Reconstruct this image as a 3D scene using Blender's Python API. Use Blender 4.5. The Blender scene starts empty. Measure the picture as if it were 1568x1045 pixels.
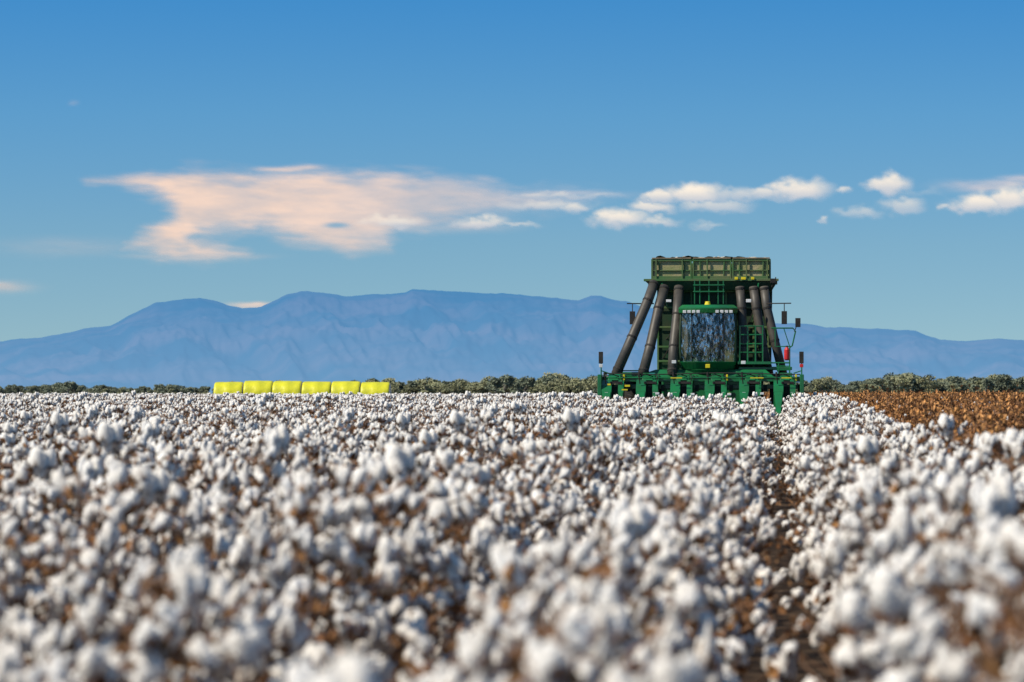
import bpy, math, random
import numpy as np
from mathutils import Vector, Matrix
random.seed(7); rng = np.random.default_rng(7)
R = math.radians
F = 5880.0            # focal length in photo pixels (1568 px wide frame, 135 mm lens)
HZ = 603.0
YAW = math.atan(406/F); PITCH = math.atan((HZ-522.5)/F)
CAMH = 1.45
GZ = 0.22             # the field rises gently to this height
def az(p): return -YAW + math.atan((p-784)/F)
def gx(p, y): return y*math.tan(az(p))
def gz(y): 
    t=min(max((y-8)/95.,0),1); return GZ*t*t*(3-2*t)

scene = bpy.context.scene
# ------------------------------------------------------------------ helpers
def link(o, parent=None):
    scene.collection.objects.link(o)
    if parent: o.parent = parent
    return o

def new_mat(name, base, rough=0.6, spec=0.3, var=0.0, vscale=5.0, bump=0.0, bscale=30.0, metallic=0.0, base2=None, coat=0.0, inst=0.0):
    m = bpy.data.materials.new(name); m.use_nodes = True
    nt = m.node_tree; b = nt.nodes["Principled BSDF"]
    b.inputs["Roughness"].default_value = rough
    b.inputs["Specular IOR Level"].default_value = spec
    b.inputs["Metallic"].default_value = metallic
    b.inputs["Coat Weight"].default_value = coat
    tc = nt.nodes.new("ShaderNodeTexCoord")
    n = nt.nodes.new("ShaderNodeTexNoise"); n.inputs["Scale"].default_value = vscale; n.inputs["Detail"].default_value = 5
    nt.links.new(tc.outputs["Object"], n.inputs["Vector"])
    mr = nt.nodes.new("ShaderNodeMapRange"); mr.inputs[1].default_value = 0.35; mr.inputs[2].default_value = 0.65
    nt.links.new(n.outputs["Fac"], mr.inputs[0])
    mx = nt.nodes.new("ShaderNodeMix"); mx.data_type = 'RGBA'
    if base2 is None: base2 = tuple(c*(1-var) for c in base)
    mx.inputs[6].default_value = (*base, 1); mx.inputs[7].default_value = (*base2, 1)
    nt.links.new(mr.outputs[0], mx.inputs[0]); res = mx.outputs[2]
    if inst>0:
        oi=nt.nodes.new("ShaderNodeObjectInfo"); m2=nt.nodes.new("ShaderNodeMapRange"); m2.inputs[3].default_value=1-inst; m2.inputs[4].default_value=1+inst*.6
        nt.links.new(oi.outputs["Random"],m2.inputs[0])
        hs=nt.nodes.new("ShaderNodeHueSaturation"); nt.links.new(res,hs.inputs["Color"]); nt.links.new(m2.outputs[0],hs.inputs["Value"]); res=hs.outputs[0]
    nt.links.new(res, b.inputs["Base Color"])
    if bump > 0:
        n2 = nt.nodes.new("ShaderNodeTexNoise"); n2.inputs["Scale"].default_value = bscale; n2.inputs["Detail"].default_value = 4
        nt.links.new(tc.outputs["Object"], n2.inputs["Vector"])
        bp = nt.nodes.new("ShaderNodeBump"); bp.inputs["Strength"].default_value = bump; bp.inputs["Distance"].default_value = 0.02
        nt.links.new(n2.outputs["Fac"], bp.inputs["Height"]); nt.links.new(bp.outputs[0], b.inputs["Normal"])
    return m

class MB:
    """mesh accumulator"""
    def __init__(s): s.v=[]; s.f=[]; s.m=[]; s.n=0
    def add(s, v, f, mi=0):
        v = np.asarray(v, float).reshape(-1,3)
        s.v.append(v)
        for q in f: s.f.append(tuple(i+s.n for i in q))
        s.m += [mi]*len(f); s.n += len(v)
    def mesh(s, name, mats, smooth=None):
        me = bpy.data.meshes.new(name)
        me.from_pydata(np.concatenate(s.v).tolist(), [], s.f)
        for m in mats: me.materials.append(m)
        me.polygons.foreach_set("material_index", s.m)
        if smooth is not None:
            me.polygons.foreach_set("use_smooth", [ (mi in smooth) for mi in s.m])
        me.update(); return me
    def box(s, x0,x1,y0,y1,z0,z1, mi=0):
        v=[(x0,y0,z0),(x1,y0,z0),(x1,y1,z0),(x0,y1,z0),(x0,y0,z1),(x1,y0,z1),(x1,y1,z1),(x0,y1,z1)]
        s.add(v,[(0,3,2,1),(4,5,6,7),(0,1,5,4),(1,2,6,5),(2,3,7,6),(3,0,4,7)],mi)
    def hexa(s, v8, mi=0):
        s.add(v8,[(0,3,2,1),(4,5,6,7),(0,1,5,4),(1,2,6,5),(2,3,7,6),(3,0,4,7)],mi)
    def prism_x(s, yz, x0, x1, mi=0):
        n=len(yz); v=[(x0,y,z) for y,z in yz]+[(x1,y,z) for y,z in yz]
        f=[tuple(range(n))[::-1], tuple(range(n,2*n))]+[(i,(i+1)%n,(i+1)%n+n,i+n) for i in range(n)]
        s.add(v,f,mi)
    def prism_y(s, xz, y0, y1, mi=0):
        n=len(xz); v=[(x,y0,z) for x,z in xz]+[(x,y1,z) for x,z in xz]
        f=[tuple(range(n)), tuple(range(n,2*n))[::-1]]+[(i,i+n,(i+1)%n+n,(i+1)%n) for i in range(n)]
        s.add(v,f,mi)
    def tube(s, pts, r, sides=8, mi=0, cap=True):
        pts=[np.array(p,float) for p in pts]; rr = r if hasattr(r,'__len__') else [r]*len(pts)
        V=[]; 
        for i,p in enumerate(pts):
            d = pts[min(i+1,len(pts)-1)]-pts[max(i-1,0)]; d/= (np.linalg.norm(d)+1e-9)
            a = np.array([0,1,0.]) if abs(d[1])<0.9 else np.array([1,0,0.])
            u=np.cross(d,a); u/=np.linalg.norm(u); w=np.cross(d,u)
            for k in range(sides):
                t=2*math.pi*k/sides; V.append(p+rr[i]*(math.cos(t)*u+math.sin(t)*w))
        Fc=[]
        for i in range(len(pts)-1):
            for k in range(sides):
                a=i*sides+k; b=i*sides+(k+1)%sides
                Fc.append((a,b,b+sides,a+sides))
        if cap:
            Fc.append(tuple(range(sides))[::-1]); e=(len(pts)-1)*sides; Fc.append(tuple(range(e,e+sides)))
        s.add(V,Fc,mi)

def obj(name, me, parent=None, bevel=0, loc=(0,0,0)):
    o = bpy.data.objects.new(name, me); link(o, parent); o.location = loc
    if bevel:
        b=o.modifiers.new("bevel",'BEVEL'); b.width=bevel; b.segments=2; b.limit_method='ANGLE'
    return o

# numpy value noise -------------------------------------------------
_T = rng.random((256,256))
def vnoise(x,y):
    xi=np.floor(x).astype(int); yi=np.floor(y).astype(int); fx=x-xi; fy=y-yi
    fx=fx*fx*(3-2*fx); fy=fy*fy*(3-2*fy)
    g=lambda a,b:_T[a%256,b%256]
    return (g(xi,yi)*(1-fx)+g(xi+1,yi)*fx)*(1-fy)+(g(xi,yi+1)*(1-fx)+g(xi+1,yi+1)*fx)*fy
def fbm(x,y,o=5):
    s=0;a=0.5;t=0
    for i in range(o):
        s=s+a*vnoise(x*2**i+17.3*i,y*2**i+5.1*i); t+=a; a*=0.5
    return s/t

# ------------------------------------------------------------------ sun + sky
sunv = Vector((-0.62,-0.34,0.72)).normalized()
sd = bpy.data.lights.new("sun",'SUN'); sd.energy=5.0; sd.angle=R(0.5); sd.color=(1.0,0.905,0.765)
so = bpy.data.objects.new("sun",sd); link(so); so.rotation_euler=sunv.to_track_quat('Z','Y').to_euler(); so.location=(0,0,50)

w = bpy.data.worlds.new("World"); scene.world=w; w.use_nodes=True
nt=w.node_tree; bg=nt.nodes["Background"]; bg.inputs[1].default_value=0.1
sky=nt.nodes.new("ShaderNodeTexSky"); sky.sky_type='NISHITA'; sky.sun_disc=False
sky.sun_elevation=math.asin(sunv.z); sky.sun_rotation=math.atan2(sunv.x,sunv.y)
sky.air_density=1.2; sky.dust_density=0.4; sky.ozone_density=2.0
tc=nt.nodes.new("ShaderNodeTexCoord"); sx=nt.nodes.new("ShaderNodeSeparateXYZ"); cx=nt.nodes.new("ShaderNodeCombineXYZ")
nt.links.new(tc.outputs["Generated"],sx.inputs[0])
ma=nt.nodes.new("ShaderNodeMath"); ma.operation='MULTIPLY_ADD'; ma.inputs[1].default_value=2.6; ma.inputs[2].default_value=0.11
nt.links.new(sx.outputs[2],ma.inputs[0])
nt.links.new(sx.outputs[0],cx.inputs[0]); nt.links.new(sx.outputs[1],cx.inputs[1]); nt.links.new(ma.outputs[0],cx.inputs[2])
nz=nt.nodes.new("ShaderNodeVectorMath"); nz.operation='NORMALIZE'; nt.links.new(cx.outputs[0],nz.inputs[0])
nt.links.new(nz.outputs[0],sky.inputs[0])
mrz=nt.nodes.new("ShaderNodeMapRange"); mrz.inputs[1].default_value=0; mrz.inputs[2].default_value=0.5
nt.links.new(sx.outputs[2],mrz.inputs[0])
crz=nt.nodes.new("ShaderNodeValToRGB"); nt.links.new(mrz.outputs[0],crz.inputs[0])
e=crz.color_ramp.elements; e[0].position=0; e[0].color=(0.92,1.00,0.95,1); e[1].position=1.0; e[1].color=(0.60,0.94,1.08,1)
for ps,c in ((.077,(0.80,1.07,1.09)),(.144,(0.58,1.10,1.30)),(.222,(0.28,1.00,1.46)),(.4,(0.50,0.96,1.18))):
    e=crz.color_ramp.elements.new(ps); e.color=(*c,1)
mt=nt.nodes.new("ShaderNodeMix"); mt.data_type='RGBA'; mt.blend_type='MULTIPLY'; mt.inputs[0].default_value=1
nt.links.new(sky.outputs[0],mt.inputs[6]); nt.links.new(crz.outputs[0],mt.inputs[7])
nt.links.new(mt.outputs[2],bg.inputs[0])

# ------------------------------------------------------------------ ground
soil = new_mat("soil",(0.12,0.08,0.05),0.95,0.1,vscale=3.0,base2=(0.06,0.04,0.028),bump=0.6,bscale=12)
S=40000
mb=MB(); ysl=[-S]+[8+95.*i/24 for i in range(25)]+[S]
V=[]
for y in ysl: V+=[(-S,y,gz(y)),(S,y,gz(y))]
mb.add(V,[(2*i,2*i+1,2*i+3,2*i+2) for i in range(len(ysl)-1)])
obj("ground",mb.mesh("ground",[soil],smooth={0}))

# ------------------------------------------------------------------ cotton plants
m_lint = new_mat("cotton_lint",(0.88,0.86,0.82),0.95,0.05,vscale=11,base2=(0.74,0.70,0.64),bump=0.6,bscale=90)
m_burr = new_mat("cotton_burr",(0.29,0.14,0.06),0.8,0.15,vscale=14,base2=(0.14,0.065,0.03),inst=.3)
m_stem = new_mat("cotton_stem",(0.28,0.165,0.10),0.8,0.15,vscale=9,base2=(0.15,0.08,0.045))
m_leaf = new_mat("dry_leaf",(0.40,0.21,0.08),0.7,0.2,vscale=7,base2=(0.19,0.09,0.04),inst=.35)
m_leafp = new_mat("dry_leaf_picked",(0.62,0.31,0.10),0.6,0.25,vscale=7,base2=(0.34,0.15,0.055),inst=.35)
CM=[m_lint,m_burr,m_stem,m_leaf]; CMP=[m_lint,m_burr,m_stem,m_leafp]
import bmesh
def ico(sub):
    bm=bmesh.new(); bmesh.ops.create_icosphere(bm,subdivisions=sub,radius=1)
    v=np.array([p.co[:] for p in bm.verts]); f=[tuple(x.index for x in q.verts) for q in bm.faces]; bm.free(); return v,f
IV2,IF2 = ico(2)
from mathutils import Euler
def rotm(ax,ay,azm):
    return np.array(Euler((ax,ay,azm)).to_matrix())
def boll_shape():
    """an open boll: 4-5 fluffy locks bursting out of the burr, some drooping"""
    V=[];Fc=[];n=0; k=random.choice([3,4,4,5]); o0=random.random()*6
    for i in range(k):
        a=o0+i*2*math.pi/k+random.uniform(-.3,.3)
        sc_=np.array([random.uniform(.42,.66),random.uniform(.42,.62),random.uniform(.65,1.15)])
        q=random.random()*90
        r=1+(fbm(IV2[:,0]*1.8+q+50,IV2[:,1]*1.8+IV2[:,2]*2.3+q+50,3)-0.5)*1.1
        P=(IV2*r[:,None]*sc_)@rotm(random.uniform(-.5,.5),random.uniform(-.5,.5),a).T
        P=P+np.array([math.cos(a)*.48,math.sin(a)*.48,random.uniform(-.5,.3)])
        V.append(P); Fc+=[tuple(x+n for x in f) for f in IF2]; n+=len(P)
    return np.concatenate(V),Fc
BOLL=[boll_shape() for _ in range(20)]
def add_boll(mb,p,s,lint=True):
    M=rotm(random.uniform(-.5,.5),random.uniform(-.5,.5),random.random()*6.3)
    if lint:
        V,Fc=random.choice(BOLL); st=np.array([1,1,random.uniform(.95,1.6)])*s
        mb.add((V*st)@M.T+p,Fc,0)
    V=[];Fc=[]
    for k in range(5):
        a=k*1.2566+random.uniform(-.2,.2); c,sn=math.cos(a),math.sin(a)
        up=random.uniform(-0.45,0.45); L=random.uniform(1.15,1.6)
        b=len(V); t=0.48
        V+= [(0,0,-1.1),(c*.75-sn*t,sn*.75+c*t,-.85),(c*L,sn*L,up),(c*.75+sn*t,sn*.75-c*t,-.85)]
        Fc+=[(b,b+1,b+2,b+3)]
    mb.add((np.array(V)*s)@M.T+p,Fc,1)
def add_leaf(mb,p,s):
    M=rotm(random.uniform(-1.3,1.3),random.uniform(-1.3,1.3),random.random()*6.3)
    V=np.array([(0,0,0),(.5,.45,.15),(1.1,.1,-.1),(1.3,-.05,.25),(.55,-.5,.2),(.6,0,-.12)])*s
    mb.add(V@M.T+p,[(0,5,1),(1,5,2),(2,5,3),(3,5,4),(4,5,0)],3)
G=random.gauss
def chunk(name, picked=False):
    mb=MB(); n=7
    for i in range(n):
        x0=min(max(G(0,0.09),-.16),.16); y0=(i+random.random())/n-0.5
        H=random.uniform(0.76,0.99) if random.random()<.80 else random.uniform(0.97,1.12)
        lx,ly=G(0,.05),G(0,.06)
        st=lambda z:np.array([x0+lx*(z/H)**2+0.012*math.sin(z*14+i),y0+ly*(z/H)**2,z])
        mb.tube([st(0),st(H*.35),st(H*.7),st(H)],[.010,.008,.006,.004],4,2,False)
        ang=random.random()*6.3; nb=12
        for k in range(nb):
            z=H*(0.28+0.70*k/(nb-1)); ang+=2.4
            L=(0.36*(1-k/nb)+0.09)*random.uniform(.6,1.1)
            c,sn=math.cos(ang),math.sin(ang)
            p0=st(z); rise=random.uniform(.25,.8)
            p1=p0+np.array([c*L*.5,sn*L*.4,L*rise*.35]); p2=p0+np.array([c*L,sn*L*.75,L*rise])
            if p2[2]>H: p2[2]=H-random.random()*.06
            mb.tube([p0,p1,p2],[.006,.005,.0035],3,2,False)
            s=random.choice([random.uniform(.022,.032),random.uniform(.032,.047)])
            if picked:
                add_boll(mb,p2,s*.8,random.random()<.05)
                if random.random()<.6: add_boll(mb,p1,s*.65,False)
                for q in range(4):
                    add_leaf(mb,p1+np.array([G(0,.06),G(0,.06),G(0,.06)]),random.uniform(.03,.065))
            else:
                rr=random.random()
                if rr<.62: add_boll(mb,p2,s)
                elif rr<.88: add_boll(mb,p2,s*.75,False)
                if random.random()<.16 and k<8: add_boll(mb,p1+np.array([0,0,.02]),s*.8)
                for q in range(3):
                    if random.random()<.5: add_leaf(mb,(p1 if q<2 else p2)+np.array([G(0,.05),G(0,.05),-abs(G(0,.06))+.015]),random.uniform(.02,.05))
        for q in range(2):
            if random.random()<.5:
                a=st(H*.9); b=a+np.array([G(0,.05),G(0,.05),random.uniform(.06,.16)])
                mb.tube([a,b],[.004,.0025],3,2,False)
                if random.random()<.6: add_boll(mb,b,random.uniform(.014,.02),False)
        if random.random()<.55: add_boll(mb,st(H),random.uniform(.026,.042), not picked)
    me=mb.mesh(name,CMP if picked else CM,smooth={0}); return bpy.data.objects.new(name,me)

def make_col(name, objs):
    c=bpy.data.collections.new(name)
    for o in objs: c.objects.link(o)
    return c
colA=make_col("cotton_row_sections",[chunk("cotton_row_section_%d"%i) for i in range(10)])
colB=make_col("picked_row_sections",[chunk("picked_row_section_%d"%i,True) for i in range(6)])

def scatter(name, pts, rots, scls, idx, col):
    me=bpy.data.meshes.new(name); me.vertices.add(len(pts)); me.vertices.foreach_set("co",np.asarray(pts,float).ravel())
    a=me.attributes.new("rot",'FLOAT_VECTOR','POINT'); a.data.foreach_set("vector",np.asarray(rots,float).ravel())
    a=me.attributes.new("scl",'FLOAT_VECTOR','POINT'); a.data.foreach_set("vector",np.asarray(scls,float).ravel())
    a=me.attributes.new("idx",'INT','POINT'); a.data.foreach_set("value",np.asarray(idx,int).astype(np.int32))
    o=bpy.data.objects.new(name,me); link(o)
    ng=bpy.data.node_groups.new(name,"GeometryNodeTree")
    ng.interface.new_socket("Geometry",in_out='INPUT',socket_type='NodeSocketGeometry')
    ng.interface.new_socket("Geometry",in_out='OUTPUT',socket_type='NodeSocketGeometry')
    N=ng.nodes; gi=N.new("NodeGroupInput"); go=N.new("NodeGroupOutput")
    ci=N.new("GeometryNodeCollectionInfo"); ci.inputs["Collection"].default_value=col
    ci.inputs["Separate Children"].default_value=True; ci.inputs["Reset Children"].default_value=True
    ip=N.new("GeometryNodeInstanceOnPoints"); ip.inputs["Pick Instance"].default_value=True
    def attr(nm,t):
        n=N.new("GeometryNodeInputNamedAttribute"); n.data_type=t; n.inputs[0].default_value=nm; return n.outputs[0]
    L=ng.links
    L.new(gi.outputs[0],ip.inputs["Points"]); L.new(ci.outputs[0],ip.inputs["Instance"])
    L.new(attr("idx",'INT'),ip.inputs["Instance Index"]); L.new(attr("rot",'FLOAT_VECTOR'),ip.inputs["Rotation"]); L.new(attr("scl",'FLOAT_VECTOR'),ip.inputs["Scale"])
    L.new(ip.outputs[0],go.inputs[0])
    md=o.modifiers.new("scatter",'NODES'); md.node_group=ng
    return o

HY=117.0
A=[];B=[]
for k in range(-130,60):
    X=0.485+k if k<0 else (0.555 if k==0 else (1.25 if k==1 else 0.12+k))
    for j in range(2,380):
        Y=j+0.5
        if X < -math.tan(R(16.5))*Y-4 or X > math.tan(R(8))*Y+4: continue
        picked = X>1.9 or (-5.6<X<0.9 and Y>HY-0.7)
        if -5.6<X<0.9 and HY-0.7<Y<HY+11: continue
        (B if picked else A).append((X+G(0,.02),Y+G(0,.1),gz(Y)))
def rs(P,n,lo=.90,hi=1.1):
    m=len(P)
    rot=[(0,0,random.choice([0,math.pi])+G(0,.05)) for _ in P]
    scl=[(random.uniform(.95,1.05),1.0,random.uniform(lo,hi)*(.96+.1*float(vnoise(np.array([q[0]*.7+90]),np.array([q[1]*.22]))[0]))) for q in P]
    return P,rot,scl,rng.integers(0,n,m)
scatter("cotton_crop",*rs(A,10),colA)
scatter("picked_cotton_stalks",*rs(B,6,.88,1.14),colB)

# ------------------------------------------------------------------ distant trees
m_bark=new_mat("bark",(0.18,0.17,0.15),0.9,0.1)
m_fol=new_mat("foliage_olive",(0.25,0.27,0.15),0.8,0.15,vscale=0.7,base2=(0.34,0.33,0.20),inst=.2)
m_fol2=new_mat("foliage_dark",(0.17,0.21,0.15),0.8,0.15,vscale=0.7,base2=(0.26,0.28,0.19),inst=.2)
def tree(name,fm):
    mb=MB(); H=random.uniform(4.8,6.8)
    mb.tube([(0,0,0),(0.1,0,H*.3),(0.15,0.1,H*.55)],[.2,.15,.08],6,0)
    cl=[]
    for k in range(10):
        a=random.random()*6.3; rr=random.uniform(.3,2.0); z=H*random.uniform(.22,.85)
        c=np.array([math.cos(a)*rr,math.sin(a)*rr,z]); cl.append((c,random.uniform(.6,1.25)))
        mb.tube([(0.1,0,H*.28),c*.6+np.array([0,0,H*.12]),c],[.08,.05,.02],4,0)
    for c,r in cl:
        for q in range(110):
            d=rng.normal(size=3); d/=np.linalg.norm(d); p=c+d*r*random.uniform(.4,1.05)*np.array([1.15,1.15,.8])
            M=rotm(*(rng.random(3)*6.3)); s=random.uniform(.14,.30)
            V=np.array([(-1,-.5,0),(1,-.6,.2),(.8,.7,0),(-.6,.6,.2)])*s
            mb.add(V@M.T+p,[(0,1,2,3)],1)
    return bpy.data.objects.new(name,mb.mesh(name,[m_bark,fm]))
colT=make_col("tree_variants",[tree("tree_variant_%d"%i,m_fol if i<4 else m_fol2) for i in range(7)])
P=[];Rr=[];Sc=[];Ix=[]
def hprof(p):
    return np.interp(p,[-300,0,60,200,330,600,640,760,860,920,1232,1280,1330,1470,1500,1568,1800],
                       [.7,.9,.75,.68,.7,.9,1.0,1.1,1.2,1.05,.95,1.0,1.1,1.35,1.25,1.05,.9])
for i in range(1900):
    p=random.uniform(-700,2100); y=random.uniform(1380,1640); x=gx(p,y)
    h=hprof(p)*random.uniform(.58,1.08)*(0.74+0.52*float(vnoise(np.array([p/34.]),np.array([3.3]))[0]))*1.12
    P.append((x,y,GZ)); Rr.append((0,0,random.random()*6.3)); Sc.append((1.3*h,1.3*h,h*.98))
    Ix.append(random.choice([4,5,6,2]) if p>1230 and random.random()<.7 or p<330 else random.choice([0,1,2,3,0,1,2,3,5]))
scatter("distant_trees",P,Rr,Sc,Ix,colT)

# ------------------------------------------------------------------ mountains
prof=[(-900,535),(-300,530),(0,523),(30,518),(62,517),(100,510),(140,501),(168,499),(185,490),(205,479),(240,463),(275,459),(305,456),(330,460),(350,467),(372,472),(400,469),(418,460),(440,450),(470,445),(495,448),(530,454),(560,450),(600,450),(622,447),(632,442),(655,443),(700,446),(740,449),(780,450),(840,455),(885,460),(905,453),(920,453),(940,460),(960,461),(985,470),(1030,478),(1100,487),(1180,495),(1235,497),(1270,502),(1330,504),(1400,508),(1415,513),(1440,521),(1480,524),(1530,520),(1568,523),(1700,530),(2400,545)]
pp=np.linspace(-800,2300,1300); tt=np.concatenate([np.linspace(0,1,80),[1.04,1.1]])
ys=np.interp(pp,[a for a,b in prof],[b for a,b in prof])+ (fbm(pp/14.,pp*0+2.2,4)-0.5)*3.5
D0,D1=9500.,13000.
V=[]
azs=np.array([az(p) for p in pp])
for t in tt:
    D=D0+(D1-D0)*t
    x=D*np.tan(azs); Hc=(HZ-ys)/F*D1/np.cos(azs+YAW)+CAMH
    tc_=min(t,1.0)
    rid=1-np.abs(2*fbm(pp/85.+t*1.5,pp*0+t*2.4+7,5)-1)
    env=math.sin(math.pi*min(t,1))**0.8
    s=(tc_**1.1)
    h=Hc*(s + env*0.38*(rid-0.72)) + 16*(fbm(pp/30.,pp*0+t*10,4)-.5)*env
    if t>1: h=Hc*(1-(t-1)*4)
    if t==0: h=h*0-5
    V.append(np.stack([x,np.full_like(x,D),np.maximum(h,-5)],1))
V=np.concatenate(V); n=len(pp); Fc=[]
for i in range(len(tt)-1):
    for j in range(n-1):
        a=i*n+j; Fc.append((a,a+1,a+1+n,a+n))
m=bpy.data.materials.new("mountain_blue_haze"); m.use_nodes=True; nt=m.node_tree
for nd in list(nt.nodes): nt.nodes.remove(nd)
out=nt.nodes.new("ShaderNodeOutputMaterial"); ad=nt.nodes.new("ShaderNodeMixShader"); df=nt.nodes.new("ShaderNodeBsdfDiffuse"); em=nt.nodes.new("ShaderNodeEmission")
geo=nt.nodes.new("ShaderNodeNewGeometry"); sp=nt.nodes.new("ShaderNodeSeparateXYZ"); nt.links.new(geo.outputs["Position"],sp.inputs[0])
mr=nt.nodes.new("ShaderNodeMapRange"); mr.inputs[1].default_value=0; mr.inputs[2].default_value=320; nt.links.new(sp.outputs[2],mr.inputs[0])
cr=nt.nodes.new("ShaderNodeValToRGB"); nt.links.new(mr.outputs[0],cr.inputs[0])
cr.color_ramp.elements[0].color=(0.165,0.350,0.590,1); cr.color_ramp.elements[1].color=(0.085,0.270,0.530,1)  # aerial haze painted as blue emission on the slopes, paler near the base
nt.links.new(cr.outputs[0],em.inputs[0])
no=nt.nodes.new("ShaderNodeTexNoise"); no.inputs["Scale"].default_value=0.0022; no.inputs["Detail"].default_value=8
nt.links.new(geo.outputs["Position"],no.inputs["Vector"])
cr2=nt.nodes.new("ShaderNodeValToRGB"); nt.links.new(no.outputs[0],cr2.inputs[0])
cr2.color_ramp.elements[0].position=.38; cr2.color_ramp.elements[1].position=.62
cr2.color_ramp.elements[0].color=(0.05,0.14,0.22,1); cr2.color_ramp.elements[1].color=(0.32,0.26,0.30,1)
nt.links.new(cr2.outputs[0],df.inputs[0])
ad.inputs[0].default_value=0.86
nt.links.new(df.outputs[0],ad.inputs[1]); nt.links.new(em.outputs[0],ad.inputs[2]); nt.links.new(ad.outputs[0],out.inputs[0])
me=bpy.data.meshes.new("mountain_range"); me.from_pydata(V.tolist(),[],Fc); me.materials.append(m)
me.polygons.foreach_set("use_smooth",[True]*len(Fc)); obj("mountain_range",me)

# ------------------------------------------------------------------ clouds (thin sheets 18 km out)
DC=18000.
xs=np.arange(-200,1800,2.2); yy=np.arange(130,500,1.9)
GX,GY=np.meshgrid(xs,yy)
wx=(fbm(GX/60.,GY/25.,5)-.5)*36; wy=(fbm(GX/60.+40,GY/25.+9,5)-.5)*14
X=GX+wx; Y=GY+wy
poly=[(130,275),(190,270),(245,266),(290,255),(345,258),(400,264),(440,260),(480,260),(560,260),(640,264),(720,272),(790,284),(850,292),(935,297),(900,314),(820,328),(740,334),(670,343),(618,356),(595,380),(530,386),(460,377),(425,367),(395,354),(345,356),(300,362),(320,374),(378,390),(320,397),(240,393),(195,378),(214,355),(245,340),(258,322),(240,304),(200,287)]
def sdpoly(X,Y,poly):
    d=np.full(X.shape,1e9); ins=np.zeros(X.shape,bool); n=len(poly)
    for i in range(n):
        x1,y1=poly[i]; x2,y2=poly[(i+1)%n]
        ex,ey=x2-x1,y2-y1; t=np.clip(((X-x1)*ex+(Y-y1)*ey)/(ex*ex+ey*ey),0,1)
        d=np.minimum(d,np.hypot(X-x1-t*ex,(Y-y1-t*ey)))
        c=((y1>Y)!=(y2>Y))&(X<(x2-x1)*(Y-y1)/(y2-y1+1e-9)+x1); ins^=c
    return np.where(ins,d,-d)
sst=lambda a,b,x: (lambda t:t*t*(3-2*t))(np.clip((x-a)/(b-a),0,1))
sdp=sdpoly(X,Y,poly)
tex=fbm(GX/110.+3,GY/30.+8,5)
fine=fbm(GX/50.+GY/30.,GY/9.-GX/90.+30,5)
big=sst(-14,32,sdp+(fine-.5)*20)*(0.76+0.8*(tex-.42)+.3*(fine-.5))
big*=np.interp(GX,[130,300,500,700,820,940],[1,1,.93,.76,.48,.22])
big*=1-0.85*np.exp(-(((GX-515)/20)**2+((GY-344)/4.5)**2)**1.5)
big=np.clip(big,0,.90)
pink=big.copy()
def wisp(cx,cy,rx,ry,a):
    return a*np.exp(-(((GX+wx*.8-cx)/rx)**2+((GY+wy*.6-cy)/ry)**2)**1.3)*(0.6+.8*(fbm(GX/40.,GY/6.,4)-.2))
for c in [(445,257,50,5,.8),(385,467,40,4,.8),(0,440,45,9,.4),(1520,288,70,8,.75),(1570,280,40,6,.6),(110,155,8,5,.15),(15,520,30,4,.6),(110,378,110,14,.12),(690,345,90,9,.3),(300,392,90,5,.4),(830,297,130,6,.4)]:
    pink=np.maximum(pink,np.clip(wisp(*c),0,.9))
puffs=[(603,341,38,10,.7),(737,342,32,10,.8),(1068,300,38,16,1),(1012,303,30,10,.85),(1000,320,30,13,.85),(950,337,38,15,.95),(1010,342,28,8,.6),(885,320,18,8,.65),(1225,295,42,18,1),(1168,298,32,10,.75),(1098,318,46,13,.6),(1130,300,34,13,.6),(1293,295,11,6,.6),(1362,287,29,16,.95),(1382,320,28,14,.55),(1318,330,28,10,.4),(1262,338,8,6,.5),(1500,318,44,15,.95),(1545,312,34,20,1),(1590,310,30,18,.9),(1447,321,9,6,.5),(1085,348,22,5,.3),(840,317,60,8,.45),(790,347,32,4,.35),(1185,303,60,7,.4),(860,300,80,5,.35),(1400,300,40,6,.12)]
white=np.zeros(GX.shape); shade=np.zeros(GX.shape)
px_=(fbm(GX/22.,GY/13.,5)-.5); py_=(fbm(GX/22.+30,GY/13.+70,5)-.5)
for cx,cy,rx,ry,a in puffs:
    rx*=1.22; ry*=1.18
    u=(GX+px_*30-cx)/rx; v=(GY+py_*18-cy)/ry
    v=np.where(v>0,v*1.4,v)
    d=1-np.hypot(u,v)
    dn=a*.95*sst(-.28,.72,d+px_*.5)
    white=np.maximum(white,dn)
    sh=sst(-.7,.5,(GY-cy)/ry)
    shade=np.where(dn>=white-1e-6,sh,shade)
dens=1-(1-pink)*(1-white)
cp=np.array([0.74,0.545,0.44]); cp2=np.array([0.58,0.52,0.54]); cw=np.array([0.82,0.73,0.62]); cs=np.array([0.48,0.50,0.55])
fr=np.interp(GX,[200,480,760,950],[0,.12,.45,.9])[...,None]
pc=cp*(1-fr)+cp2*fr
pc=pc*(0.90+0.20*tex[...,None])
wc=cw*(1-shade[...,None])+cs*shade[...,None]
wf=(white/(np.maximum(dens,1e-4)))[...,None].clip(0,1)
col=pc*(1-wf)+wc*wf
azx=np.array([az(p) for p in xs])
WX=DC*np.tan(azx)[None,:].repeat(len(yy),0)
WZ=CAMH+(HZ-GY)/F*DC/np.cos(azx+YAW)[None,:]
V=np.stack([WX,np.full_like(WX,DC),WZ],-1).reshape(-1,3)
nx=len(xs); ny=len(yy)
ii,jj=np.meshgrid(np.arange(ny-1),np.arange(nx-1),indexing='ij'); a=(ii*nx+jj).ravel()
Fc=np.stack([a,a+1,a+1+nx,a+nx],1)
keep=(dens.ravel()[Fc].max(1)>0.004); Fc=Fc[keep]
used=np.unique(Fc); remap=-np.ones(len(V),int); remap[used]=np.arange(len(used)); Fc=remap[Fc]
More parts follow.
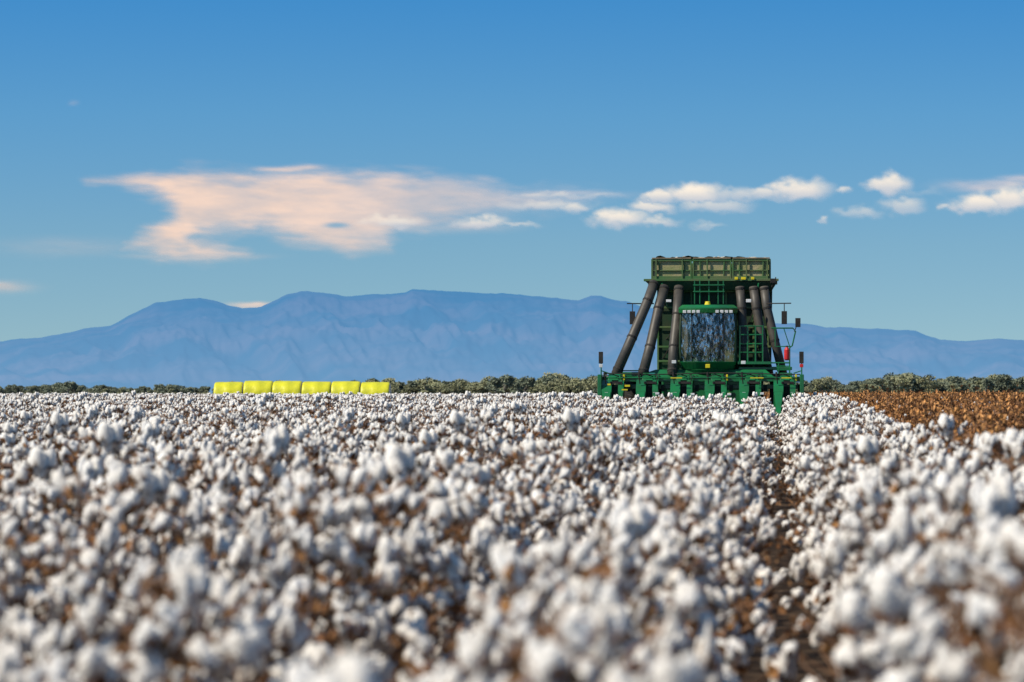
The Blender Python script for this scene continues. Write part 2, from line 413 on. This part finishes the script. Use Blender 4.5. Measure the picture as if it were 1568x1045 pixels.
me=bpy.data.meshes.new("clouds"); me.from_pydata(V[used].tolist(),[],Fc.tolist())
ca=me.color_attributes.new("cloud",'FLOAT_COLOR','POINT')
ca.data.foreach_set("color",np.concatenate([col,dens[...,None]],-1).reshape(-1,4)[used].ravel())
me.polygons.foreach_set("use_smooth",[True]*len(Fc))
m=bpy.data.materials.new("cloud_vapour"); m.use_nodes=True; nt=m.node_tree
for nd in list(nt.nodes): nt.nodes.remove(nd)
out=nt.nodes.new("ShaderNodeOutputMaterial"); mx=nt.nodes.new("ShaderNodeMixShader"); tr=nt.nodes.new("ShaderNodeBsdfTransparent"); df=nt.nodes.new("ShaderNodeBsdfDiffuse")
at=nt.nodes.new("ShaderNodeAttribute"); at.attribute_name="cloud"
nv=nt.nodes.new("ShaderNodeCombineXYZ"); nv.inputs[0].default_value,nv.inputs[1].default_value,nv.inputs[2].default_value=-.4,-0.75,.45
nt.links.new(nv.outputs[0],df.inputs["Normal"])
nt.links.new(at.outputs["Color"],df.inputs[0]); nt.links.new(at.outputs["Alpha"],mx.inputs[0])
nt.links.new(tr.outputs[0],mx.inputs[1]); nt.links.new(df.outputs[0],mx.inputs[2]); nt.links.new(mx.outputs[0],out.inputs[0])
me.materials.append(m); obj("clouds",me)

# ------------------------------------------------------------------ cotton bales
m_wrap=new_mat("yellow_bale_wrap",(0.74,0.70,0.03),0.38,0.4,vscale=1.6,base2=(0.56,0.56,0.03),bump=0.9,bscale=5)
m_end=new_mat("bale_end_cotton",(0.7,0.68,0.62),0.95,0.05,vscale=8,base2=(0.5,0.48,0.42),bump=.6)
BY=310.; bx0=gx(329,BY); bx1=gx(598,BY); bw=(bx1-bx0)/6
for i in range(6):
    mb=MB(); L=bw*0.965; rad=1.15*random.uniform(.98,1.015)
    prof_=[(-L/2,.93),(-L/2+.05,.98),(-L/2+.18,1.0),(-L*.3,1.008),(-L*.12,1.0),(-L*.1,1.012),(L*.1,1.01),(L*.12,1.0),(L*.3,1.008),(L/2-.18,1.0),(L/2-.05,.98),(L/2,.93)]
    n=64; V=[]
    ph=random.random()*6
    for x,r in prof_:
        for k in range(n):
            a=2*math.pi*k/n; rr=rad*r*(1+.006*math.sin(5*a+ph)+.005*math.sin(13*a+x*4+ph))
            zz=math.sin(a)*rr
            if zz<-rad*.93: zz=-rad*.93
            V.append((x,math.cos(a)*rr,zz+rad*.93))
    Fc=[]
    for q in range(len(prof_)-1):
        for k in range(n):
            a_=q*n+k; b_=q*n+(k+1)%n; Fc.append((a_,b_,b_+n,a_+n))
    mb.add(V,Fc,0)
    e=(len(prof_)-1)*n
    mb.add([V[k] for k in range(n)],[tuple(range(n))[::-1]],1); mb.add([V[e+k] for k in range(n)],[tuple(range(n))],1)
    o=obj("round_cotton_bale" if i==0 else "round_cotton_bale.%03d"%i, mb.mesh("round_cotton_bale",[m_wrap,m_end],smooth={0}),loc=(bx0+bw*(i+.5),BY+random.uniform(-.1,.1),GZ+random.uniform(-.03,.03)))
    o.rotation_euler=(0,random.uniform(-.008,.008),random.uniform(-.03,.03))

# ------------------------------------------------------------------ cotton picker
root=bpy.data.objects.new("cotton_picker",None); link(root); root.location=(gx(1075,HY+1.5),HY,GZ)
def sc(y): return F/(HY+y)
def Xp(p,y=1.5): return (p-1075)/sc(y)
def Zp(p,y=1.5): return CAMH+(HZ-p)/sc(y)-GZ
g  = new_mat("green_paint",(0.008,0.165,0.046),0.32,0.5,vscale=2.5,base2=(0.014,0.110,0.034),bump=.05,bscale=6,coat=.3)
gd = new_mat("green_paint_dusty",(0.060,0.160,0.050),0.55,0.35,vscale=3,base2=(0.12,0.155,0.065))
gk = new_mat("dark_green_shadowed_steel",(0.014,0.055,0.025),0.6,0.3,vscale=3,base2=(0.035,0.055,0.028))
dk = new_mat("grey_duct_plastic",(0.085,0.075,0.060),0.5,0.4,vscale=3,base2=(0.050,0.046,0.040),bump=.1,bscale=4)
bk = new_mat("black_rubber",(0.018,0.018,0.018),0.75,0.3,vscale=4,base2=(0.04,0.035,0.03),bump=.3)
ye = new_mat("yellow_paint",(0.80,0.64,0.02),0.4,0.4,vscale=6,base2=(.65,.55,.02))
rd = new_mat("red_paint",(0.65,0.03,0.02),0.35,0.5,vscale=6,base2=(.5,.02,.02))
wh = new_mat("lamp_lens",(0.8,0.8,0.78),0.15,0.6,vscale=9,base2=(.6,.6,.6))
ms = new_mat("perforated_screen",(0.24,0.27,0.11),0.7,0.2,vscale=2.2,base2=(0.42,0.35,0.20),bump=.5,bscale=25)
tan= new_mat("cab_trim",(0.30,0.24,0.16),0.8,0.2,vscale=4,base2=(.18,.15,.10))
seat=new_mat("seat_fabric",(0.08,0.08,0.07),0.8,0.2,vscale=4,base2=(.05,.05,.04))
lint_bin=new_mat("loose_cotton",(0.78,0.72,0.60),0.95,0.05,vscale=5,base2=(0.54,0.46,0.34),bump=1,bscale=12)
gl=bpy.data.materials.new("windscreen_glass"); gl.use_nodes=True; nt=gl.node_tree
for nd in list(nt.nodes): nt.nodes.remove(nd)
out=nt.nodes.new("ShaderNodeOutputMaterial"); mxs=nt.nodes.new("ShaderNodeMixShader"); tr=nt.nodes.new("ShaderNodeBsdfTransparent"); gg=nt.nodes.new("ShaderNodeBsdfGlossy")
tr.inputs[0].default_value=(.72,.82,.74,1); gg.inputs["Roughness"].default_value=.02; gg.inputs[0].default_value=(.95,1,1,1)
tcn=nt.nodes.new("ShaderNodeTexCoord"); nn=nt.nodes.new("ShaderNodeTexNoise"); nn.inputs["Scale"].default_value=5; nn.inputs["Detail"].default_value=5
mp=nt.nodes.new("ShaderNodeMapping"); mp.inputs["Scale"].default_value=(2.2,1,.8); nt.links.new(tcn.outputs["Object"],mp.inputs[0]); nt.links.new(mp.outputs[0],nn.inputs["Vector"])
bp=nt.nodes.new("ShaderNodeBump"); bp.inputs["Strength"].default_value=1.0; bp.inputs["Distance"].default_value=.10
nt.links.new(nn.outputs[0],bp.inputs["Height"]); nt.links.new(bp.outputs[0],gg.inputs["Normal"])
# noise in the reflectance paints mottled sky and crop reflections onto the pane
n3=nt.nodes.new("ShaderNodeTexNoise"); n3.inputs["Scale"].default_value=4; n3.inputs["Detail"].default_value=7; n3.inputs["Roughness"].default_value=.7
mp3=nt.nodes.new("ShaderNodeMapping"); mp3.inputs["Scale"].default_value=(2.6,1,1.0); nt.links.new(tcn.outputs["Object"],mp3.inputs[0]); nt.links.new(mp3.outputs[0],n3.inputs["Vector"])
mth=nt.nodes.new("ShaderNodeMapRange"); mth.inputs[1].default_value=.47; mth.inputs[2].default_value=.60; mth.inputs[3].default_value=.08; mth.inputs[4].default_value=.75
nt.links.new(n3.outputs[0],mth.inputs[0]); nt.links.new(mth.outputs[0],mxs.inputs[0])
nt.links.new(tr.outputs[0],mxs.inputs[1]); nt.links.new(gg.outputs[0],mxs.inputs[2]); nt.links.new(mxs.outputs[0],out.inputs[0])

def part(name, mb, mats, bevel=0, smooth=None): return obj(name,mb.mesh(name,mats,smooth),root,bevel)

# header: toolbar, six row units
mb=MB()
mb.box(Xp(920),Xp(1230),1.15,1.45,Zp(585),Zp(577))
mb.box(Xp(922),Xp(1228),1.5,1.7,Zp(596),Zp(589))
for p in (921,1227): mb.box(Xp(p)-.06,Xp(p)+.06,.2,1.7,Zp(606),Zp(574))
part("header_toolbar",mb,[g],.015)
cent=[943+52.4*i for i in range(6)]
for i,c in enumerate(cent):
    mb=MB(); x=Xp(c,.6)
    for sgn,wd in ((-1,.30),(1,.17)):
        xa=x+sgn*.10; xb=x+sgn*(.10+wd); x0,x1=min(xa,xb),max(xa,xb)
        mb.prism_x([(.15,.25),(1.1,.25),(1.1,Zp(581,1)),(.62,Zp(583,1)),(.34,Zp(590,1)),(.15,Zp(600,1))],x0,x1,0)
        xm=(x0+x1)/2
        mb.hexa([(x0+.02,-.0,.2),(xm,-1.05,.12),(xm+.02,-1.05,.12),(x1-.02,0,.2),(x0+.02,.15,Zp(600,1)-.01),(xm-.02,-1.0,.25),(xm+.03,-1.0,.25),(x1-.02,.15,Zp(600,1)-.01)],0)
    mb.box(x-.10,x+.10,.5,.9,.3,Zp(592,1),1)
    mb.box(x-.16,x+.2,.35,.55,Zp(588,.5),Zp(584.5,.5),1)
    mb.tube([(x-.28,.3,Zp(588,.3)),(x-.3,.2,Zp(577,.3)),(x-.1,.6,Zp(573,.3)),(x+.1,1.1,Zp(577,.3))],.018,6,1)
    mb.tube([(x+.2,.3,Zp(590,.3)),(x+.26,.25,Zp(579,.3)),(x+.2,.9,Zp(575,.3))],.015,6,1)
    mb.box(x-.30,x-.20,.13,.149,Zp(604,.1),Zp(601,.1),3) if i%2==0 else mb.box(x+.12,x+.2,.13,.149,Zp(604,.1),Zp(601,.1),3)
    mb.box(x-.24,x-.13,.325,.34,Zp(596,.3),Zp(593.5,.3),2)
    mb.box(x+.34,x+.45,1.0,1.1,Zp(600,1),Zp(590,1),1)
    part("row_unit_%d"%(i+1),mb,[g,bk,ye,wh],.012)
mb=MB()
for i,c in enumerate(cent):
    x=Xp(c,1.3)
    mb.prism_x([(.9,Zp(583,1)+.01),(1.6,Zp(581,1)),(1.6,Zp(571,1)),(1.2,Zp(573,1)),(.95,Zp(579,1))],x-.22,x+.16,0)
    mb.box(x-.36,x-.30,1.0,1.15,Zp(586,1),Zp(570,1),1)
    mb.box(x+.24,x+.30,.9,1.14,Zp(584,1),Zp(574,1),2 if i in(0,3,5) else 0)
mb.tube([(Xp(925),1.1,Zp(572)),(Xp(1000),1.05,Zp(574)),(Xp(1100),1.1,Zp(571.5)),(Xp(1225),1.08,Zp(574))],.02,6,1)
mb.tube([(Xp(930),.8,Zp(579)),(Xp(1220),.8,Zp(579))],.022,6,0)
part("header_shields",mb,[g,bk,ye],.01)
mb=MB()
for p,q,w_,h_ in ((934,589,.10,.05),(962,591,.16,.06),(958,597,.18,.04),(1037,579,.35,.03),(1160,579,.4,.03),(1205,579,.3,.03),(1118,603,.05,.05)):
    mb.box(Xp(p,.1)-w_/2,Xp(p,.1)+w_/2,.09,.12,Zp(q,.1)-h_/2,Zp(q,.1)+h_/2)
part("safety_decals",mb,[ye])
mb=MB()
for p,s in ((921,1),(1227,-1)):
    x=Xp(p); mb.tube([(x,1.3,Zp(580)),(x,1.3,Zp(562)),(x+.0,1.3,Zp(545))],.022,6,0)
    mb.box(x-.075,x+.06,1.25,1.31,Zp(557),Zp(539),1); mb.box(x-.06,x+.05,1.235,1.249,Zp(563),Zp(558),3 if p>1000 else 2)
    mb.tube([(x,1.3,Zp(568)),(x+.25*s,1.3,Zp(572))],.018,6,0)
part("marker_posts",mb,[g,bk,wh,rd],.008)

# lower chassis
mb=MB()
mb.hexa([(Xp(968),2.0,Zp(578)),(Xp(1186),2.0,Zp(578)),(Xp(1186),7,Zp(578)),(Xp(968),7,Zp(578)),(Xp(1003),2.2,Zp(566)),(Xp(1172),2.2,Zp(566)),(Xp(1172),7,Zp(566)),(Xp(1003),7,Zp(566))])
mb.box(-1.2,1.2,2.2,7.5,.75,Zp(579))
mb.box(Xp(1126,2.0),Xp(1168,2.0),1.75,1.99,Zp(577,2),Zp(569,2))
mb.box(Xp(1130,2.0),Xp(1212,2.0),2.4,3.2,Zp(567,2.5),Zp(562,2.5))
mb.box(Xp(945,2.0),Xp(1010,2.0),2.4,2.9,Zp(577,2.5),Zp(570,2.5))
part("chassis",mb,[g],.02)
def wheel(name,x,y,r,wd):
    mb=MB(); n=40; pr=[(-wd/2,r*.62),(-wd/2,r*.88),(-wd*.42,r*.97),(-wd*.2,r),(wd*.2,r),(wd*.42,r*.97),(wd/2,r*.88),(wd/2,r*.62)]
    V=[];Fc=[]
    for a,b in pr:
        for k in range(n):
            t=2*math.pi*k/n; V.append((x+a,y+math.cos(t)*b,r+math.sin(t)*b))
    for q in range(len(pr)-1):
        for k in range(n): Fc.append((q*n+k,q*n+(k+1)%n,(q+1)*n+(k+1)%n,(q+1)*n+k))
    mb.add(V,Fc,0)
    for k in range(n//2):
        t=4*math.pi*k/n; s=1 if k%2 else -1
        c_,s_=math.cos(t),math.sin(t)
        a0=np.array([x,y+c_*r*.98,r+s_*r*.98]); a1=np.array([x+wd*.46*s,y+math.cos(t+.12)*r*1.0,r+math.sin(t+.12)*r*1.0])
        mb.tube([a0,a1],.04,4,0)
    mb.tube([(x-wd*.3,y,r),(x+wd*.3,y,r)],r*.62,24,1); mb.tube([(x-wd*.52,y,r),(x+wd*.52,y,r)],r*.2,12,1)
    part(name,mb,[bk,ye],smooth={0})
for i,x in enumerate((-2.35,-1.6,1.6,2.35)): wheel("front_wheel_%d"%(i+1),x,3.6,.92,.55)
for i,x in enumerate((-1.5,1.5)): wheel("rear_wheel_%d"%(i+1),x,8.2,.72,.5)

# main body / accumulator
yb=4.0
mb=MB()
mb.hexa([(Xp(1006,yb),yb,Zp(572,yb)),(Xp(1178,yb),yb,Zp(572,yb)),(Xp(1178,yb),7.6,Zp(572,yb)),(Xp(1006,yb),7.6,Zp(572,yb)),
         (Xp(1004,yb),yb,Zp(428,yb)),(Xp(1180,yb),yb,Zp(428,yb)),(Xp(1180,yb),7.6,Zp(428,yb)),(Xp(1004,yb),7.6,Zp(428,yb))])
for p in (1004,1030,1055,1108,1130,1150,1172):
    mb.box(Xp(p,yb),Xp(p+3,yb),yb-.06,yb-.003,Zp(570,yb),Zp(432,yb),1)
for q in (445,470,500,530,552):
    mb.box(Xp(1006,yb),Xp(1178,yb),yb-.09,yb-.061,Zp(q+3,yb),Zp(q,yb),1)
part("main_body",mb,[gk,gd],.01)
mb=MB()
mb.prism_x([(7.62,1.1),(10.3,.9),(10.9,1.6),(10.8,3.2),(9.8,3.9),(7.62,3.7)],-1.45,1.45)
part("module_chamber",mb,[g],.05)
ybn=3.6
mb=MB()
xL,xR=Xp(995,ybn),Xp(1178,ybn); zt=Zp(397,ybn); zb=Zp(428,ybn)
edges=[(995,1058),(1058,1118.5),(1118.5,1178)]
for a_,b_ in edges:
    x0,x1=Xp(a_,ybn)+.01,Xp(b_,ybn)-.01
    mb.prism_y([(x0,zb),(x1,zb),(x1,zt-.02),(x0,zt-.02)],ybn+.05,ybn+.09,1)
    mb.box(x0,x0+.05,ybn-.01,ybn+.049,zb,zt,0); mb.box(x1-.05,x1,ybn-.01,ybn+.049,zb,zt,0)
    mb.box(x0+.051,x1-.051,ybn-.01,ybn+.049,zt-.07,zt,0); mb.box(x0+.051,x1-.051,ybn-.01,ybn+.049,zb,zb+.10,0)
    mb.box(x0+.051,x1-.051,ybn+.0,ybn+.049,zb+.26,zb+.29,0)
    for t in (.2,.8):
        xx=x0+(x1-x0)*t; mb.hexa([(xx-.02,ybn,zb+.1),(xx+.02,ybn,zb+.1),(xx+.02,ybn+.048,zb+.1),(xx-.02,ybn+.048,zb+.1),(xx-.02+.05*(t-.5),ybn,zt-.07),(xx+.02+.05*(t-.5),ybn,zt-.07),(xx+.02+.05*(t-.5),ybn+.048,zt-.07),(xx-.02+.05*(t-.5),ybn+.048,zt-.07)],0)
    mb.box(x0+.02,x1-.02,ybn-.03,ybn+.02,zt+.003,zt+.045,2)
mb.box(xL,xL+.04,ybn+.1,7.5,zb,zt,0); mb.box(xR-.04,xR,ybn+.1,7.5,zb,zt,0); mb.box(xL,xR,7.5,7.54,zb,zt,0)
mb.box(Xp(984,ybn),Xp(1190,ybn),ybn-.12,ybn+.12,Zp(431,ybn),Zp(427.5,ybn)+.0,0)
mb.box(Xp(986,ybn),Xp(1188,ybn),ybn+.13,7.5,Zp(431,ybn),Zp(428.5,ybn),0)
for p in (1002,1042,1080,1140,1172): mb.box(Xp(p,ybn),Xp(p+2,ybn),ybn-.05,ybn-.012,zb-.02,zt-.02,0)
for a_,b_ in ((1123,1128),(1133,1140),(1148,1153)): mb.box(Xp(a_,ybn),Xp(b_,ybn),ybn-.16,ybn-.13,Zp(429,ybn),Zp(425,ybn),3)
part("cotton_bin",mb,[gd,ms,tan,ye],.006)
mb=MB(); nx_,ny_=60,24; V=[];Fc=[]
for j in range(ny_):
    for i in range(nx_):
        u,v=i/(nx_-1),j/(ny_-1); x=xL+.05+(xR-xL-.1)*u; y=ybn+.12+3.7*v
        z=zt-.03+.18*float(fbm(np.array([u*14+3]),np.array([v*7]),4)[0])*(1.0 if .02<u<.98 else .4)
        V.append((x,y,z))
for j in range(ny_-1):
    for i in range(nx_-1): a_=j*nx_+i; Fc.append((a_,a_+1,a_+1+nx_,a_+nx_))
mb.add(V,Fc); part("cotton_in_bin",mb,[lint_bin],smooth={0})
mb=MB()
mb.hexa([(Xp(1004,3.7),3.62,Zp(445,3.7)),(Xp(1180,3.7),3.62,Zp(445,3.7)),(Xp(1180,3.7),3.9,Zp(445,3.7)),(Xp(1004,3.7),3.9,Zp(445,3.7)),(Xp(988,3.7),3.5,Zp(432,3.7)),(Xp(1188,3.7),3.5,Zp(432,3.7)),(Xp(1188,3.7),3.9,Zp(432,3.7)),(Xp(988,3.7),3.9,Zp(432,3.7))],0)
for p in (1062,1070,1084,1098,1106): mb.box(Xp(p,3.3)-.018,Xp(p,3.3)+.018,3.25,3.3,Zp(466,3.3),Zp(430,3.3),1)
for q in (436,446): mb.box(Xp(1060,3.3),Xp(1108,3.3),3.2,3.24,Zp(q+2,3.3),Zp(q,3.3),1)
for p0,p1 in ((1012,1020),(1160,1152)): mb.tube([(Xp(p0,3.4),3.4,Zp(434,3.4)),(Xp(p1,3.4),3.4,Zp(470,3.4))],.03,6,1)
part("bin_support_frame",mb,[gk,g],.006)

def duct(name,pts,r,y0=1.9,y1=3.3):
    mb=MB(); P_=[]
    n=len(pts)
    for i,(a_,b_) in enumerate(pts):
        y=y1+(y0-y1)*i/(n-1); P_.append((Xp(a_,y),y,Zp(b_,y)))
    mb.tube(P_,r,14,0)
    for t in (.04,.35,.68,.96):
        f=t*(n-1); k=min(int(f),n-2); u=f-k; p=np.array(P_[k])*(1-u)+np.array(P_[k+1])*u; d=np.array(P_[k+1])-np.array(P_[k]); d/=np.linalg.norm(d)
        mb.tube([p-d*.03,p+d*.03],r*1.08,14,1)
    part(name,mb,[dk,bk],smooth={0})
duct("air_duct_1",[(1000,434),(992,458),(968,515),(943,573)],.155)
duct("air_duct_2",[(1016,440),(1008,470),(995,530),(984,573)],.155)
duct("air_duct_3",[(1038,440),(1036,480),(1031,530),(1029,573)],.15)
duct("air_duct_4",[(1131,440),(1134,470),(1136,530),(1138,560)],.14,2.9)
duct("air_duct_5",[(1152,440),(1156,470),(1166,530),(1176,573)],.14,2.9)
duct("air_duct_6",[(1168,440),(1172,470),(1184,520),(1197,573)],.14,2.9)

# cab
cyf,cyb=1.9,3.15
def arc(z,w_,b,n=14):
    return [(-w_+2*w_*k/n, cyf+.32*((2*k/n-1)**2)**1.2 - b, z) for k in range(n+1)]
xc=Xp(1083.5,2)
mb=MB()
lv=[(Zp(554,2),.83,.0),(Zp(535,2),.85,.05),(Zp(515,2),.85,.08),(Zp(497,2),.84,.07),(Zp(480,2),.82,.03)]
V=[];n=14
for z,w_,b in lv: V+= [(xc+x,y,z_) for x,y,z_ in arc(z,w_,b)]
Fc=[]
for q in range(len(lv)-1):
    for k in range(n): a_=q*(n+1)+k; Fc.append((a_,a_+1,a_+n+2,a_+n+1))
mb.add(V,Fc)
for sgn in (-1,1):
    V=[(xc+sgn*.845,cyf+.36,lv[0][0]),(xc+sgn*.845,cyb-.05,lv[0][0]),(xc+sgn*.845,cyb-.05,lv[-1][0]),(xc+sgn*.835,cyf+.36,lv[-1][0])]
    mb.add(V,[(0,1,2,3)])
part("cab_glass",mb,[gl],smooth={0})
mb=MB()
for sgn in (-1,1):
    mb.tube([(xc+sgn*w_*1.01,cyf+.33-b,z) for z,w_,b in lv],.04,8,0)
    mb.tube([(xc+sgn*.85,cyb,lv[0][0]),(xc+sgn*.85,cyb,lv[-1][0])],.05,8,0)
    mb.tube([(xc+sgn*.50,cyf+.05-b,z) for z,w_,b in lv],.012,6,1)
    mb.box(xc+sgn*.66-.14,xc+sgn*.66+.14,cyf+.42,cyf+.5,Zp(554,2),Zp(481,2),2)
mb.box(xc-.84,xc+.84,cyb,cyb+.06,lv[0][0],lv[-1][0],0)
mb.box(xc-.82,xc+.82,cyf+.3,cyb-.01,Zp(556,2),Zp(554,2),2)
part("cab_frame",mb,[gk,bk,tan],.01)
mb=MB()
n=14
def slab(z0,z1,w0,w1,b0,b1,mi):
    A_=[(xc+x,y,z_) for x,y,z_ in arc(z0,w0,b0)]; B_=[(xc+x,y,z_) for x,y,z_ in arc(z1,w1,b1)]
    lo=A_+[(xc+w0,cyb+.1,z0),(xc-w0,cyb+.1,z0)]; hi=B_+[(xc+w1,cyb+.1,z1),(xc-w1,cyb+.1,z1)]
    k=len(lo); mb.add(lo+hi,[tuple(range(k))[::-1],tuple(range(k,2*k))]+[(i,(i+1)%k,(i+1)%k+k,i+k) for i in range(k)],mi)
slab(Zp(480,2)+.004,Zp(472,2),.90,.92,.08,.12,0)
slab(Zp(472,2)+.003,Zp(467,2),.92,.80,.10,-.05,0)
slab(Zp(566,2),Zp(554,2)-.003,.80,.88,-.05,.10,0)
slab(Zp(574,2),Zp(566,2)-.003,.62,.74,-.12,-.03,0)
part("cab_roof_and_skirt",mb,[g],.03)
mb=MB()
for p in (1048,1055,1062,1069,1098,1105,1112,1119):
    y_=cyf-.15+.32*(((p-1083.5)/43.)**2)**1.2
    mb.box(Xp(p-2.6,2),Xp(p+2.6,2),y_-.05,y_,Zp(480,2),Zp(475.5,2),0)
mb.tube([(Xp(1083,2.2),2.3,Zp(468,2.2)),(Xp(1083,2.2),2.3,Zp(462,2.2))],[.11,.07],12,1)
mb.box(Xp(1080,2),Xp(1087,2),cyf-.14,cyf-.11,Zp(564,2),Zp(558,2),1)
mb.box(Xp(1020,1.6),Xp(1028,1.6),1.6,1.7,Zp(463,1.6),Zp(459,1.6),0)
mb.box(Xp(1141,3.0),Xp(1149,3.0),2.7,2.76,Zp(464,3.0),Zp(459,3.0),0)
for p,q in ((1008,603),(1062,604),(1118,604),(1168,603)): mb.box(Xp(p,.1)-.06,Xp(p,.1)+.06,.05,.1,Zp(q,.1)-.035,Zp(q,.1)+.035,0)
mb.box(Xp(1138,1.8)-.07,Xp(1138,1.8)+.07,1.7,1.76,Zp(558,1.8),Zp(553,1.8),0); mb.box(Xp(1032,1.7)-.07,Xp(1032,1.7)+.07,1.6,1.66,Zp(557,1.7),Zp(552,1.7),0)
part("lamps_and_beacon",mb,[wh,ye],.01)
mb=MB()
mb.box(xc-.28,xc+.28,2.55,3.0,Zp(540,2),Zp(534,2)); mb.box(xc-.27,xc+.27,2.95,3.1,Zp(534,2),Zp(503,2)); mb.tube([(xc,2.15,Zp(553,2)),(xc,2.35,Zp(530,2))],.04,8)
th=[(xc+.2*math.cos(t),2.3+.08*math.sin(t),Zp(528,2)+.14*math.sin(t)) for t in np.linspace(0,6.283,17)]
mb.tube(th,.018,6); mb.box(xc+.4,xc+.6,2.45,2.9,Zp(553,2),Zp(533,2)); mb.box(xc+.3,xc+.48,2.2,2.3,Zp(525,2),Zp(512,2))
part("cab_interior",mb,[seat],.02)

mb=MB(); yr=2.2
def rail(pts,r=.018,mi=0,y=yr): mb.tube([(Xp(a_,y),y,Zp(b_,y)) for a_,b_ in pts],r,6,mi)
for p in (1132,1144,1156,1167): rail([(p,556),(p,500)],.024)
for q in (500,513,527,540): rail([(1131,q),(1168,q)],.02)
mb.box(Xp(1129,yr),Xp(1180,yr),2.15,3.4,Zp(558,yr),Zp(554,yr),0)
rail([(1180,503),(1186,503),(1213,503),(1217,508),(1212,530),(1208,533),(1208,574)],.022)
rail([(1186,503),(1186,531),(1210,531)],.018); rail([(1199,503),(1208,531)],.014)
rail([(1191,556),(1191,574)],.02); rail([(1170,556),(1208,556)],.022)
for q in (561,567,573): rail([(1188,q),(1208,q)],.015)
rail([(960,577),(945,577)],.03); rail([(985,566),(985,577)],.03); rail([(948,568),(985,568)],.02)
part("railings_and_ladder",mb,[g],0)
mb=MB()
mb.tube([(Xp(1204.5),2.0,Zp(552)),(Xp(1204.5),2.0,Zp(550)),(Xp(1204.5),2.0,Zp(536)),(Xp(1204.5),2.0,Zp(532))],[.06,.085,.085,.04],12,0)
mb.tube([(Xp(1204.5),2.0,Zp(532)),(Xp(1204.5),2.0,Zp(529.5))],.035,8,1)
part("fire_extinguisher",mb,[rd,bk])
mb=MB()
mb.tube([(Xp(959,2.6),2.6,Zp(465,2.6)),(Xp(1000,2.6),2.9,Zp(465,2.6))],.02,6); mb.tube([(Xp(1172,2.6),2.9,Zp(465,2.6)),(Xp(1210,2.6),2.6,Zp(465,2.6))],.02,6)
for p in (967.5,1199.5):
    mb.tube([(Xp(p,2.6),2.6,Zp(465,2.6)),(Xp(p,2.6),2.6,Zp(478,2.6))],.016,6)
    mb.box(Xp(p-4.2,2.6),Xp(p+4.2,2.6),2.55,2.62,Zp(497,2.6),Zp(477,2.6))
mb.tube([(Xp(1216),2.2,Zp(508)),(Xp(1219),2.2,Zp(500))],.016,6); mb.box(Xp(1217.5),Xp(1225.5),2.1,2.17,Zp(501),Zp(487))
mb.tube([(Xp(1180,3),3,Zp(440,3)),(Xp(1186,3),3,Zp(430,3)),(Xp(1186,3),3,Zp(425,3))],.02,6); mb.box(Xp(1179),Xp(1188),2.9,2.98,Zp(432),Zp(425))
part("mirrors",mb,[bk],.012)
mb=MB()
def hose(a,b,y,sag=.15,r=.02):
    a=np.array([Xp(a[0],y),y,Zp(a[1],y)]); b=np.array([Xp(b[0],y),y+.2,Zp(b[1],y)])
    mb.tube([a*(1-t)+b*t+np.array([0,0,-sag*4*t*(1-t)]) for t in np.linspace(0,1,7)],r,5)
for _ in range(26):
    p=random.uniform(1005,1170); q=random.uniform(440,560)
    hose((p,q),(p+random.uniform(-14,14),q+random.uniform(8,40)),3.85,.05,.018)
for _ in range(16):
    p=random.uniform(940,1205); hose((p,random.uniform(572,580)),(p+random.uniform(10,30),random.uniform(574,582)),1.3,.08,.018)
part("hydraulic_hoses",mb,[bk])

# ------------------------------------------------------------------ camera
cd=bpy.data.cameras.new("camera"); cam=bpy.data.objects.new("camera",cd); link(cam)
cd.lens=135; cd.sensor_width=36; cd.clip_start=.1; cd.clip_end=80000
cam.location=(0,0,CAMH); cam.rotation_euler=(math.pi/2+PITCH,0,YAW)
cd.dof.use_dof=True; cd.dof.focus_distance=HY+1.5; cd.dof.aperture_fstop=4.5; cd.dof.aperture_blades=0
scene.camera=cam
scene.view_settings.view_transform='Standard'; scene.view_settings.look='None'; scene.view_settings.exposure=0
